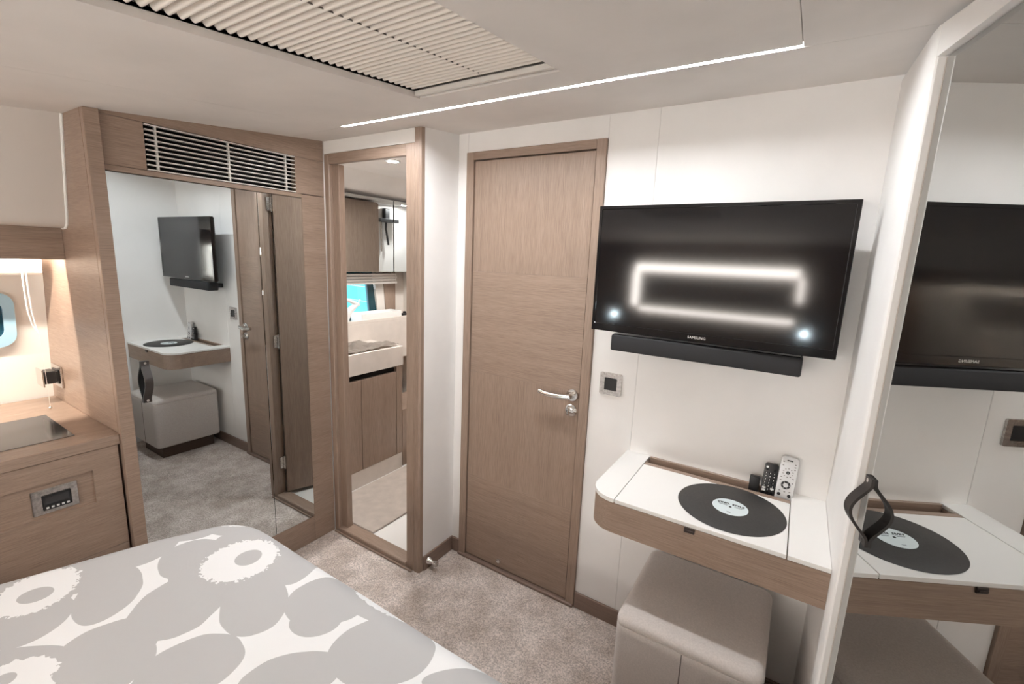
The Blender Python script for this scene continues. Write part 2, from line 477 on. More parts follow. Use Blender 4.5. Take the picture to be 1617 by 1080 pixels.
cpanel([[(XL0+g, -1.40), (HX0, -1.40), (HX0, YL0), (XL0+g, YL0)], [(HX1, -1.40), (XL1-g, -1.40), (XL1-g, YL0), (HX1, YL0)],
        [(HX0, HY1), (HX1, HY1), (HX1, YL0), (HX0, YL0)], [(HX0, -1.40), (HX1, -1.40), (HX1, HY0), (HX0, HY0)]])

# ceiling light line
ll = thing('linear_light', ((XL0+XL1)/2, 1.237, zc(1.237)), 'long thin white light line recessed across the ceiling', 'ceiling light')
cslabm = MB().prism([(XL0+0.003, YL0+0.001), (XL1-0.003, YL0+0.001), (XL1-0.003, YL1-0.001), (XL0+0.003, YL1-0.001)], 0, 0, 'z', top=lambda x, y: zc(y)+0.009, bot=lambda x, y: zc(y)+0.005)
make('diffuser', cslabm, LEDM, ll)
make('channel', MB().prism([(XL0, YL0+0.001), (XL1, YL0+0.001), (XL1, YL1-0.001), (XL0, YL1-0.001)], 0, 0, 'z', top=lambda x, y: zc(y)+0.0155, bot=lambda x, y: zc(y)+0.0095), ALU, ll)

# ================================================================== bulkhead door
door = MB()
door.box(-1.2853, -1.247, D-0.012, D+0.045, 0.0, 1.9028, 0.0015, 1)
door.box(-0.6925, -0.6547, D-0.012, D+0.045, 0.0, 1.9028, 0.0015, 1)
d1 = struct('door_1', door, WZ)
make('head_jamb', MB().box(-1.247, -0.6925, D-0.012, D+0.045, 1.8705, 1.9028, 0.0015, 1), WX, d1)
make('threshold', MB().box(-1.2853, -0.6547, D-0.022, D+0.045, 0.0, 0.014, 0.004, 2), BASEB, d1)
leaf = make('leaf', MB().box(-1.2435, -0.6965, D+0.008, D+0.040, 0.0185, 1.8655), WX, d1)
for (z0, z1, w) in ((0.0185, 0.440, WX), (0.4403, 0.950, WZ), (0.9503, 1.405, WX), (1.4053, 1.8655, WZ)):
    make('veneer_panel', MB().box(-1.2435, -0.6965, D-0.004, D+0.0078, z0, z1, 0.0004, 1), w, leaf)
hx, hz = -0.7245, 0.936
hd = MB().lathe([(0.026, D-0.004), (0.026, D-0.010), (0.023, D-0.014), (0.012, D-0.0145), (0.0105, D-0.045), (0.0105, D-0.052)][::-1], (hx, 0, hz), 'y', 28)
hand = make('lever_handle', hd, CHROME, d1, True)
make('grip', MB().tube([(hx+0.004, D-0.046, hz), (hx-0.020, D-0.052, hz-0.001), (hx-0.06, D-0.053, hz-0.004), (hx-0.105, D-0.051, hz-0.002), (hx-0.132, D-0.046, hz+0.003)], [0.0105, 0.0115, 0.011, 0.0105, 0.0095], 14), CHROME, hand, True)
tt = make('thumb_turn', MB().lathe([(0.014, D-0.020), (0.023, D-0.013), (0.026, D-0.010), (0.026, D-0.004)], (hx-0.003, 0, hz-0.065), 'y', 28), CHROME, d1, True)
make('turn_knob', MB().box(hx-0.006, hx, D-0.040, D-0.018, hz-0.079, hz-0.051, 0.003), CHROME, tt, True)
make('stop_stud', MB().lathe([(0.004, D-0.016), (0.010, D-0.012), (0.012, D-0.004)], (-1.048, 0, 0.052), 'y', 20), CHROME, d1, True)

# ================================================================== wardrobe on the left (end panel, stile, mirror doors, grille)
wd = thing('mirrored_wardrobe', (-2.2, 0.98, 0.0), 'tall brown wood wardrobe with full-height mirror doors and air grille', 'wardrobe')
make('end_panel', MB().box(-2.66, -1.955, 0.554, 0.572, 0.0, 1.905), WX, wd)
make('stile', MB().prism([(0.554, 0.0), (0.594, 0.0), (0.594, zc(0.594)), (0.554, zc(0.554))], -1.9545, -1.928, 'x', 0.002), WY, wd)
make('side_stile', MB().box(-1.975, XM, 1.2865, 1.402, 0.0, 1.7105, 0.0008, 1), WY, wd)
make('plinth', MB().box(-1.975, XM, 0.595, 1.286, 0.0, 0.1355, 0.0008, 1), WY, wd)
make('rail', MB().box(-1.975, XM, 0.595, 1.402, 1.695, 1.7125, 0.0005, 1) if False else MB().box(-1.975, XM, 0.595, 1.286, 1.695, 1.7125, 0.0005, 1), WY, wd)
make('header_panel', MB().box(-1.975, XM, 0.595, 0.713, 1.7135, 1.866, 0.0005, 1), WY, wd)
make('header_panel', MB().box(-1.975, XM, 1.260, 1.402, 1.7135, 1.866, 0.0005, 1), WY, wd)
make('top_rail', MB().prism([(0.595, 1.867), (1.402, 1.867), (1.402, zc(1.402)), (0.595, zc(0.595))], -1.975, XM, 'x'), WY, wd)
make('carcass', MB().box(-2.66, -2.04, 0.573, 1.402, 0.0, 1.90).box(-2.04, -1.976, 0.573, 0.60, 0, 1.9).box(-2.04, -1.976, 1.38, 1.402, 0, 1.9), DARK, wd)
md = make('mirror_door', MB().box(-1.962, XM, 0.5965, 1.0845, 0.137, 1.6925, 0.0006, 1), MIRROR, wd)
make('mirror_panel', MB().box(-1.962, XM, 1.0865, 1.2855, 0.137, 1.6925, 0.0006, 1), MIRROR, wd)
def strap(parent, p0, p1, out, bulge, halfw):
    p0, p1, out = Vector(p0), Vector(p1), Vector(out)
    pts = []
    for k in range(25):
        t = k/24
        f = 0.0
        if 0.10 < t < 0.90:
            s = (t-0.10)/0.80
            f = math.sin(math.pi*s)**1.3
        pts.append(p0.lerp(p1, t) + out*(0.003 + bulge*f))
    st = make('strap_handle', MB().ribbon(pts, halfw, 0.0028), LEATHER, parent, True, 60)
    for t in (0.05, 0.95):
        c = p0.lerp(p1, t) + out*0.005
        make('screw', MB().tube([c, c+out*0.003], 0.0045, 12), CHROME, st, True)
strap(md, (XM, 0.646, 1.055), (XM, 0.643, 0.903), (1, 0, 0), 0.026, (0, 0.0125, 0))

gr = thing('air_grille', (XM, 0.986, 1.716), 'white slatted air vent grille above the wardrobe mirrors', 'grille')
make('duct', MB().box(-2.035, -2.03, 0.713, 1.260, 1.7135, 1.866), DARK, gr)
for k in range(10):
    z = 1.7165 + (1.8625-1.7165)*k/9
    make('slat', MB().box(-1.958, XM+0.004, 0.7145, 1.2585, z-0.0021, z+0.0021, 0.0006, 1), ALU, gr)
for y in (0.747, 0.985, 1.218):
    make('bar', MB().box(-1.954, XM+0.001, y-0.0028, y+0.0028, 1.7145, 1.865), ALU, gr)

# ================================================================== bathroom doorway
fr = MB()
fr.box(XM+0.0008, -1.909, YD, YD+0.035, 0, 1.903, 0.006, 2)
fr.box(-1.909, -1.862, YD+0.018, YD+0.05, 0, 1.857, 0.002, 1)
fr.box(-1.4165, -1.3685, YD, YD+0.05, 0, 1.903, 0.002, 1)
d2f = struct('door_2', fr, WZ)
make('head_jamb', MB().box(-1.909, -1.4165, YD+0.001, YD+0.022, 1.857, 1.903, 0.002, 1), WX, d2f)
make('corner_post', MB().prism([(-1.3675, YD), (-1.345, YD), (RX+0.001, YD+0.007), (RX+0.001, 1.430), (-1.3675, 1.430)], 0, 0, 'z', top=lambda x, y: zc(y)-0.001, bot=lambda x, y: 0.0), WZ, d2f)
make('overhead_panel', MB().prism([(XM+0.001, 1.904), (-1.3685, 1.904), (-1.3685, zc(YD)-0.001), (XM+0.001, zc(YD)-0.001)], YD+0.002, YD+0.03, 'y'), WHITEM, d2f)
make('threshold', MB().box(-1.909, -1.4165, YD-0.008, YD+0.062, 0.0, 0.03, 0.006, 2).box(-1.93, -1.372, YD-0.016, YD-0.006, 0.0, 0.010, 0.003, 1), WX, d2f)
# leaf swung into the bathroom, hinged on the right jamb
a = R(20.0)
lm = Matrix.Translation((-1.425, YD+0.052, 0)) @ Matrix.Rotation(a, 4, 'Z')
lf = make('leaf', MB().box(-0.018, 0.018, 0.0, 0.50, 0.035, 1.845, 0.002, 1).xf(lm), WZ, d2f)
for z in (0.22, 0.95, 1.70):
    make('hinge', MB().box(-1.4245, -1.4185, YD+0.02, YD+0.05, z-0.035, z+0.035, 0.001, 1).tube([(-1.428, YD+0.045, z-0.04), (-1.428, YD+0.045, z+0.04)], 0.007, 10), STEEL, lf, True)

ds = thing('door_stop', (RX, 1.462, 0.03), 'chrome door stop sticking out of the return wall baseboard', 'door stop')
make('base', MB().lathe([(0.018, RX+0.010), (0.016, RX+0.016), (0.009, RX+0.030), (0.008, RX+0.045)], (0, 1.462, 0.040), 'x', 20), CHROME, ds, True)
make('bumper', MB().lathe([(0.008, RX+0.045), (0.013, RX+0.046), (0.013, RX+0.060), (0.010, RX+0.063)], (0, 1.462, 0.040), 'x', 20), STEEL, ds, True)

# ================================================================== right side: lining, mirrored locker
u = Vector((0.2467, -0.9691, 0)); nn = Vector((-0.9691, -0.2467, 0))
E = Vector((0.170, 1.204, 0))
def q(s, n): p = E + u*s + nn*n; return (p.x, p.y)
lk = thing('mirrored_locker', (0.30, 0.95, 0.0), 'tall white locker with dark tinted mirror door on the right', 'locker')
sp = MB().prism([(0.150, 1.655), (0.150, 1.255), (0.1505, 1.243), (0.1515, 1.232), q(-0.012, 0.0155), q(-0.004, 0.0150), q(-0.001, 0.012), q(-0.001, -0.02), q(0.3, -0.02), (0.40, 1.655)][:8] + [(0.20, 1.655)], 0, 0, 'z', top=lambda x, y: zc(y)-0.013, bot=lambda x, y: 0.0)
make('side_panel', sp, WALL, lk, True, None, 30)
make('header', MB().prism([q(-0.001, 0.0155), q(0.66, 0.0155), q(0.66, -0.03), q(-0.001, -0.03)], 0, 0, 'z', top=lambda x, y: zc(y)-0.013, bot=lambda x, y: 1.869), WALL, lk)
make('stile', MB().prism([q(0.612, 0.0155), q(0.66, 0.0155), q(0.66, -0.03), q(0.612, -0.03)], 0.0, 1.868), WALL, lk)
make('plinth', MB().prism([q(-0.001, 0.010), q(0.611, 0.010), q(0.611, -0.03), q(-0.001, -0.03)], 0.0, 0.046), DKWOOD, lk)
make('carcass', MB().prism([q(-0.001, -0.031), q(0.66, -0.031), q(0.66, -0.30), q(-0.001, -0.30)], 0.0, 1.87), WX, lk)
md2 = make('mirror_door', MB().prism([q(0.002, 0.0), q(0.608, 0.0), q(0.608, -0.018), q(0.002, -0.018)], 0.048, 1.8665), MIRDK, lk)
make('edge_strip', MB().prism([q(0.0, 0.0008), q(0.0018, 0.0008), q(0.0018, -0.018), q(0.0, -0.018)], 0.048, 1.8665), CREAM, md2)
sp0 = E + u*0.030 + Vector((0, 0, 1.045)); sp1 = E + u*0.052 + Vector((0, 0, 0.903))
strap(md2, sp0, sp1, nn, 0.034, tuple(u*0.015))
struct('trim_1', MB().prism([(0.20, 1.6565), (0.34, 1.30), (0.62, 0.62), (0.60, 0.60), (0.47, 0.55), (1.3, 0.5), (1.3, 1.66)][:0] or [q(-0.05, -0.32), q(0.7, -0.32), q(0.7, -0.34), q(-0.05, -0.34)], 0, 2.05), WALL)

# ================================================================== television
tv = thing('television', (-0.256, 1.5043, 1.2335), 'flat black wall-mounted television with glossy reflecting screen', 'television')
T = Matrix.Translation((-0.2561, 1.5043, 1.2325)) @ Matrix.Rotation(math.atan2(1.496-1.5126, 0.715), 4, 'Z')
W2, H = 0.3585, 0.421
# cabinet frame as a ring with a deeper lower bezel
outer = [(-W2, 0), (W2, 0), (W2, H), (-W2, H)]
inner = [(-W2+0.011, 0.026), (W2-0.011, 0.026), (W2-0.011, H-0.011), (-W2+0.011, H-0.011)]
fm = MB().ring(outer, inner, 0.0, 0.022, 'y').xf(T)
bmesh.ops.bevel(fm.bm, geom=[e for e in fm.bm.edges], offset=0.0015, segments=1, affect='EDGES')
make('bezel', fm, BLACKG, tv)
make('screen', MB().box(-W2+0.0112, W2-0.0112, 0.002, 0.020, 0.0262, H-0.0112).xf(T), SCREEN, tv)
make('back_cover', MB().box(-W2+0.004, W2-0.004, 0.0225, 0.030, 0.004, H-0.004, 0.003).box(-0.24, 0.24, 0.030, 0.058, 0.03, 0.32, 0.008).xf(T), BLACK, tv)
make('wall_bracket', MB().box(-0.10, 0.10, 0.058, 0.066, 0.10, 0.30).box(-0.03, 0.03, 0.066, 0.142, 0.17, 0.23).xf(T), BLACK, tv)
lg = text_bm('SAMSUNG', 0.0115, 0.0003, spacing=1.05)
lg.xf(T @ Matrix.Translation((-0.003, -0.0005, 0.0135)) @ Matrix.Rotation(R(90), 4, 'X'))
make('lettering', lg, ALU, tv, label='small silver maker lettering on the lower bezel')
sb = thing('soundbar', (-0.254, 1.57, 1.168), 'long slim black soundbar fixed under the television', 'soundbar')
make('body', MB().box(-0.537, 0.029, 1.506, 1.572, 1.168, 1.2235, 0.006, 3), SPK, sb, True)
make('top_strip', MB().box(-0.531, 0.023, 1.512, 1.566, 1.2236, 1.2262, 0.001, 1), BLACKG, sb)
for x in (-0.45, -0.10):
    make('bracket', MB().box(x, x+0.05, 1.573, D-0.0005, 1.18, 1.21), BLACK, sb)

sw = thing('light_switch', (-0.570, D, 0.967), 'square metal-framed light switch beside the closed wooden door', 'switch')
make('frame', MB().ring(rrect(-0.613, -0.527, 0.967, 1.053, 0.006, 3), rrect(-0.5945, -0.5455, 0.9855, 1.0345, 0.003, 3), D-0.008, D, 'y'), STEEL, sw)
make('rocker', MB().box(-0.594, -0.546, D-0.0055, D-0.0005, 0.986, 1.034, 0.001, 1), BLACK, sw)

# ================================================================== desk with record and remotes
dk = thing('wall_desk', (-0.17, D, 0.653), 'white-topped wooden shelf desk fixed to the wall below the television', 'desk')
YF = 1.2568
def lround(x0, x1, y0, y1, r, seg=10):
    pts = [(x1, y1), (x0, y1)]
    for k in range(seg+1):
        a = R(180 + 90*k/seg)
        pts.append((x0+r+r*math.cos(a), y0+r+r*math.sin(a)))
    pts.append((x1, y0))
    return pts
lr = lround(-0.482, 0.1495, YF, D-0.0005, 0.083)
notch = [lr[0], (0.0565, D-0.0005), (0.0565, 1.5795), (-0.394, 1.5795), (-0.394, D-0.0005)] + lr[1:]
make('body', MB().prism(notch, 0.653, 0.7505), WX, dk, True, None, 30)
make('slot_floor', MB().box(-0.3938, 0.0563, 1.5797, D-0.0005, 0.653, 0.700), WX, dk)
make('slot_rail', MB().box(-0.3945, 0.0562, 1.5585, 1.5795, 0.7505, 0.7645, 0.001, 1), WX, dk)
make('slot_back', MB().box(-0.394, 0.0565, 1.632, D-0.0005, 0.7005, 0.764, 0.001, 1), WX, dk)
make('left_top', MB().prism(lround(-0.4835, -0.3972, YF-0.0015, D-0.0007, 0.0835), 0.752, 0.7645, 'z', 0.0012), WHITE, dk, True, None, 30)
make('lid', MB().box(-0.3948, 0.0548, YF-0.0015, 1.5575, 0.752, 0.7645, 0.0012, 2), WHITE, dk)
make('right_top', MB().box(0.0575, 0.1492, YF-0.0015, D-0.0007, 0.752, 0.7645, 0.0012, 2), WHITE, dk)
make('catch', MB().box(-0.190, -0.163, YF-0.0065, YF-0.0017, 0.737, 0.753, 0.001, 1).box(-0.188, -0.165, YF-0.0095, YF-0.0065, 0.741, 0.747, 0.001, 1), mat('dark bronze', (0.07, 0.055, 0.05), 0.4, 0.6), dk)

RC = Vector((-0.0955, 1.4185, 0.7646))
rec = thing('vinyl_record', RC, 'black vinyl record placemat with pale label lying on the white desk', 'record')
make('disc', MB().lathe([(0.1455, 0), (0.1465, 0.0007), (0.1455, 0.0014), (0.0495, 0.0014)], RC, 'z', 96), VINYL, rec, True)
lb = make('label', MB().lathe([(0.049, 0.0015), (0.049, 0.0018)], RC, 'z', 64), LABELM, rec)
def flat_text(t, size, x, y, ext=0.0001, rot=0, sp=1.0):
    return text_bm(t, size, ext, spacing=sp, bold=0.00075).xf(Matrix.Translation((RC.x+x, RC.y+y, RC.z+0.0019)) @ Matrix.Rotation(rot, 4, 'Z'))
# title set letter by letter on a shallow arc
ttl = 'VINYL STYLE'
tb = MB()
xs = [-0.0335 + 0.0067*i for i in range(len(ttl))]
for ch, x in zip(ttl, xs):
    if ch == ' ': continue
    y = 0.0185 - 0.0012*(x/0.0335)**2
    t_ = flat_text(ch, 0.0124, x, y, rot=-0.04*(x/0.0335))
    tmp = bpy.data.meshes.new('tmp'); t_.bm.to_mesh(tmp); tb.bm.from_mesh(tmp); bpy.data.meshes.remove(tmp); t_.bm.free()
make('title', tb, PRINT, lb)
for k, (x, y, w) in enumerate(((-0.020, 0.009, 0.028), (-0.020, 0.0055, 0.022), (0.022, 0.008, 0.024), (0.022, 0.0045, 0.020), (0, -0.032, 0.012), (0, -0.036, 0.010))):
    sm = MB().box(RC.x+x-w/2, RC.x+x+w/2, RC.y+y-0.0006, RC.y+y+0.0006, RC.z+0.0018, RC.z+0.0020)
    make('small_print', sm, PRINT, lb)
make('spindle_hole', MB().lathe([(0.0042, 0.0018), (0.0042, 0.0021)], RC + Vector((0, 0.001, 0)), 'z', 20), PRINT, lb)

def remote(name, label, x0, w, h, z0, th, body_m, tilt, ybase):
    t = thing(name, (x0+w/2, ybase, z0), label, 'remote control', None)
    m = Matrix.Translation((x0+w/2, ybase, z0)) @ Matrix.Rotation(R(2.0), 4, 'Y') @ Matrix.Rotation(R(-tilt), 4, 'X')
    outl = rrect(-w/2, w/2, 0, h, 0.008, 4)
    c = MB().prism(outl, -th/2, th/2, 'y', 0.0016).xf(m)
    make('case', c, body_m, t, True, None, 30)
    return t, m, th
rb, mB, th = remote('remote_control', 'black remote control standing in the desk slot beside the white one', -0.031, 0.039, 0.152, 0.7015, 0.016, BLACK, 8, 1.6045)
yf = -th/2
for r_ in range(8):
    for c_ in range(3):
        z = 0.132 - r_*0.0105; x = -0.0115 + 0.0115*c_
        if r_ == 0 and c_ == 1: continue
        make('button', MB().box(x-0.0036, x+0.0036, yf-0.0012, yf+0.0005, z-0.0028, z+0.0028, 0.0006, 1).xf(mB), BLACKG, rb)
        if r_ > 0 and r_ < 7:
            make('digit', MB().box(x-0.0009, x+0.0009, yf-0.0016, yf-0.0011, z-0.0018, z+0.0018).xf(mB), BUTTON, rb)
make('power_key', MB().lathe([(0.0032, yf-0.0016), (0.0034, yf)], (-0.0115, 0, 0.140), 'y', 14).xf(mB), BUTTON, rb)
for (x, z) in ((-0.0115, 0.072), (0.0115, 0.072), (-0.0115, 0.064)):
    make('pale_key', MB().box(x-0.005, x+0.005, yf-0.0014, yf, z-0.003, z+0.003, 0.0006, 1).xf(mB), BUTTON, rb)
rw, mW, th = remote('remote_control.001', 'silver white remote control with round dial standing in the desk slot', 0.0095, 0.049, 0.188, 0.7015, 0.018, GREYPL, 6, 1.6035)
yf = -th/2
make('display_slot', MB().box(-0.008, 0.008, yf-0.0008, yf, 0.176, 0.1795).xf(mW), BLACK, rw)
dl = make('dial', MB().lathe([(0.0125, yf-0.0015), (0.013, yf)], (0, 0, 0.098), 'y', 32).xf(mW), BLACK, rw)
make('dial_centre', MB().lathe([(0.0070, yf-0.0022), (0.0072, yf-0.0014)], (0, 0, 0.098), 'y', 28).xf(mW), GREYPL, dl)
for k in range(6):
    a = k*math.pi/3
    make('dial_mark', MB().lathe([(0.0011, yf-0.0019), (0.0011, yf-0.0014)], (0.0100*math.cos(a), 0, 0.098+0.0100*math.sin(a)), 'y', 10).xf(mW), BUTTON, dl)
ok = make('round_key', MB().lathe([(0.0050, yf-0.0016), (0.0052, yf)], (0, 0, 0.138), 'y', 24).xf(mW), BLACK, rw)
make('key_mark', MB().lathe([(0.0012, yf-0.0020), (0.0012, yf-0.0016)], (0, 0, 0.138), 'y', 10).xf(mW), BUTTON, ok)
for k in range(10):
    a = 2*math.pi*k/10 + 0.3
    make('key', MB().box(-0.0016, 0.0016, yf-0.0010, yf, -0.0009, 0.0009).xf(mW @ Matrix.Translation((0.0135*math.cos(a), 0, 0.138+0.0135*math.sin(a)))), STOOLD, rw)
for (x, z) in ((-0.0165, 0.172), (-0.0165, 0.160), (0.0165, 0.168), (0.0165, 0.160), (0.0165, 0.152), (-0.0165, 0.122), (0.0165, 0.122), (-0.014, 0.078), (0.0, 0.076), (0.014, 0.078), (-0.016, 0.112), (0.017, 0.108)):
    make('key', MB().box(x-0.0024, x+0.0024, yf-0.0010, yf, z-0.0011, z+0.0011, 0.0004, 1).xf(mW), STOOLD, rw)
for x in (-0.014, 0.014):
    make('dark_key', MB().lathe([(0.0048, yf-0.0014), (0.005, yf)], (x, 0, 0.0655), 'y', 20).xf(mW), BLACK, rw)
ad = tag(make('adapter', MB().box(-0.0635, -0.034, 1.600, 1.622, 0.7015, 0.803, 0.004, 2), BLACK, None, True), 'small black plastic block standing in the desk slot left of the remotes', 'adapter')

# ================================================================== stool
st = thing('upholstered_stool', (-0.147, 1.408, 0.0), 'square taupe upholstered stool tucked under the wall desk', 'stool')
make('plinth', MB().box(-0.292, -0.005, 1.247, 1.575, 0.0, 0.088), DKWOOD, st)
SX0, SX1, SY0, SY1 = -0.345, 0.052, 1.203, 1.606
# side cover (four faces meeting at soft corners) and top cushion
def soft(x0, x1, y0, y1, z0, z1, r, rt, rb):
    m = MB(); rings = []
    for (ins, z) in [(rb, z0)] + [(rb-rb*math.sin(R(a)), z0+rb-rb*math.cos(R(a))) for a in (30, 60, 90)] + [(rt-rt*math.cos(R(a)), z1-rt+rt*math.sin(R(a))) for a in (0, 18, 36, 54, 72, 90)]:
        rr = max(r-ins*0.6, 0.004)
        rings.append([m.bm.verts.new((x, y, z)) for x, y in rrect(x0+ins, x1-ins, y0+ins, y1-ins, rr, 6)])
    n = len(rings[0])
    for A, B in zip(rings, rings[1:]):
        for k in range(n): m.bm.faces.new((A[k], A[(k+1) % n], B[(k+1) % n], B[k]))
    m.bm.faces.new(rings[0][::-1]); m.bm.faces.new(rings[-1])
    return m
make('side_cover', soft(SX0, SX1, SY0, SY1, 0.088, 0.3995, 0.030, 0.003, 0.012), STOOLF, st, True, None, 50)
make('top_cushion', soft(SX0, SX1, SY0, SY1, 0.4000, 0.4335, 0.030, 0.024, 0.003), STOOLF, st, True, None, 50)
make('seam', MB().tube([(-0.150, SY0-0.0002, 0.10), (-0.150, SY0-0.0002, 0.398)], 0.0014, 6), STOOLD, st)

# ================================================================== bed
def bed_half(y):   # left and right edges of the duvet
    yy = 0.72
    wl = -1.585 - 0.32*max(0.0, (0.44-y))*0.9 if y < 0.44 else -1.585 + (y-0.44)*0.40
    return wl
outline = []
# foot edge left to right, with soft corners, then up the sides to the head
xl = lambda y: max(-1.86, -1.66 + 0.36*(y-0.20)) if y < 0.5 else -1.552 + 0.40*(y-0.5)
FY, RC_ = 0.718, 0.13
left = [(xl(y), y) for y in (-1.24, -1.0, -0.7, -0.4, -0.1, 0.1, 0.2, 0.3, 0.4, 0.5)]
cxl, cyl = -1.375, 0.590
left += [(-1.520, 0.570), (-1.500, 0.625), (-1.470, 0.668), (-1.430, 0.698), (-1.385, 0.714), (-1.33, 0.719)]
foot = [(-1.25, 0.7195), (-1.0, 0.716), (-0.65, 0.715), (-0.3, 0.716), (-0.05, 0.7195)]
ctr = -0.65
right = [(2*ctr-x, y) for x, y in left][::-1]
ctrl = left + foot + right
def cr_resample(P, per=6):
    out = []
    n = len(P)
    for i in range(n-1):
        p0 = Vector((*P[max(i-1, 0)], 0)); p1 = Vector((*P[i], 0)); p2 = Vector((*P[i+1], 0)); p3 = Vector((*P[min(i+2, n-1)], 0))
        k = max(2, int((p2-p1).length/0.02))
        for j in range(k):
            t = j/k
            out.append(0.5*((2*p1)+(-p0+p2)*t+(2*p0-5*p1+4*p2-p3)*t*t+(-p0+3*p1-3*p2+p3)*t**3))
    out.append(Vector((*P[-1], 0)))
    return out
edge = cr_resample(ctrl)
# close along the head
a0, a1 = edge[-1], edge[0]
for k in range(1, 60): edge.append(a0.lerp(a1, k/60))
N = len(edge)
nrm = []
for i in range(N):
    t = (edge[(i+1) % N]-edge[i-1]).normalized()
    nrm.append(Vector((-t.y, t.x, 0)))
cen = Vector((ctr, -0.25, 0))
if (edge[100]-cen).dot(nrm[100]) < 0: nrm = [-v for v in nrm]
ZT, RR = 0.602, 0.055
bedbm = bmesh.new(); uvl = bedbm.loops.layers.uv.new('UVMap'); uvmap = {}
def wr_(x, y):
    v = noise.noise(Vector((x*3.2, y*3.2, 0.3)))*0.007 + noise.noise(Vector((x*1.2+y*4.5, y*2.0-x*1.5, 4.0)))*0.006
    return v
rings = []
def addring(fn):
    r_ = []
    for i in range(N):
        co, uvc = fn(i)
        v = bedbm.verts.new(co); uvmap[v] = uvc; r_.append(v)
    rings.append(r_)
for (off, z, arc) in [(0.004, 0.27, 0.40), (0.012, 0.40, 0.26), (0.006, 0.52, 0.10)] + [(-RR+RR*math.cos(R(a)), ZT-RR+RR*math.sin(R(a)), RR*(1.57-R(a)) - RR) for a in (0, 15, 30, 45, 60, 75, 90)]:
    def fn(i, off=off, z=z, arc=arc):
        wav = 0.004*math.sin(i*0.21)*(1 if z < 0.5 else 0.3)
        p = edge[i] + nrm[i]*(off+wav)
        uvp = edge[i] + nrm[i]*(arc if z < 0.56 else off)
        return (p.x, p.y, z + (wr_(p.x, p.y)*0.6 if z > 0.56 else 0)), (uvp.x, uvp.y)
    addring(fn)
for k in range(1, 46):
    t = k/46.0
    def fn(i, t=t):
        p = (edge[i]-nrm[i]*RR).lerp(Vector((ctr + 0.35*(edge[i].x-ctr)*(0 if abs(edge[i].y) > 9 else 0), max(-1.05, min(0.5, edge[i].y))*0.55-0.1, 0)), t)
        fade = min(1.0, 0.6+t*4)
        return (p.x, p.y, ZT + wr_(p.x, p.y)*fade), (p.x, p.y)
    addring(fn)
for A, B in zip(rings, rings[1:]):
    for k in range(N):
        bedbm.faces.new((A[k], A[(k+1) % N], B[(k+1) % N], B[k]))
bedbm.faces.new(rings[-1])
for f in bedbm.faces:
    for l in f.loops: l[uvl].uv = uvmap[l.vert]
dv = tag(make('duvet', bedbm, duvet_mat(), None, True, None, 180), 'white and grey flowered duvet spread over the bed', 'duvet')
bd = thing('bed', (ctr, -0.25, 0.0), 'low island bed base and mattress under the flowered duvet', 'bed')
def inset(d): return [((edge[i]-nrm[i]*d).x, (edge[i]-nrm[i]*d).y) for i in range(0, N, 3)]
make('base', MB().prism(inset(0.10), 0.0, 0.27), WX, bd)
make('mattress', MB().prism(inset(0.075), 0.271, 0.530), MATTR, bd)
for k, x in enumerate((-1.05, -0.25)):
    pm = MB()
    rr_ = []
    for iz in range(9):
        a = -90 + 180*iz/8
        s = math.cos(R(a))**0.5 if abs(a) < 90 else 0.02
        rr_.append([pm.bm.verts.new((x+px*(0.25+0.75*s), -1.02+py*(0.25+0.75*s), 0.69+0.075*math.sin(R(a)))) for px, py in rrect(-0.30, 0.30, -0.19, 0.19, 0.08, 5)])
    n_ = len(rr_[0])
    for A, B in zip(rr_, rr_[1:]):
        for j in range(n_): pm.bm.faces.new((A[j], A[(j+1) % n_], B[(j+1) % n_], B[j]))
    pm.bm.faces.new(rr_[0][::-1]); pm.bm.faces.new(rr_[-1])
    tag(make('pillow', pm, LINEN, None, True, None, 80), 'dark brown pillow at the head of the bed, %s of the two' % ('nearer the window' if k == 0 else 'nearer the mirrored locker'), 'pillow', 'pillows at the head of the bed')
# headboard with its light strips (seen mirrored in the television)
hb = thing('headboard', (-0.655, -1.38, 0.80), 'brown headboard panel framed by warm light strips, mirrored in the television', 'headboard')
make('backing', MB().box(-2.0, 0.70, -1.398, -1.385, 0.45, 1.62), WX, hb)
make('panel', MB().box(-1.46, -0.175, -1.384, -1.35, 1.075, 1.385, 0.004, 1), WX, hb)
for (x0, x1, z0, z1) in ((-1.52, -0.16, 1.40, 1.465), (-1.46, -0.16, 1.02, 1.055), (-1.535, -1.48, 1.06, 1.395), (-0.155, -0.125, 1.20, 1.395)):
    make('light_strip', MB().box(x0, x1, -1.384, -1.37, z0, z1), HEADM, hb)
for k, x in enumerate((-1.68, -0.07)):
    rl = thing('reading_light', (x, -1.384, 0.95), 'small cool white reading light, %s side of the headboard' % ('window' if k == 0 else 'locker'), 'reading light', 'reading lights by the bed')
    make('arm', MB().tube([(x, -1.384, 0.95), (x, -1.33, 0.955), (x, -1.31, 0.96)], 0.008, 10), CHROME, rl, True)
    make('lens', MB().lathe([(0.012, -1.302), (0.012, -1.298)], (x, 0, 0.962), 'y', 20), READM, rl)
    make('head', MB().lathe([(0.012, -1.325), (0.018, -1.31), (0.018, -1.303)], (x, 0, 0.962), 'y', 20), CHROME, rl, True)

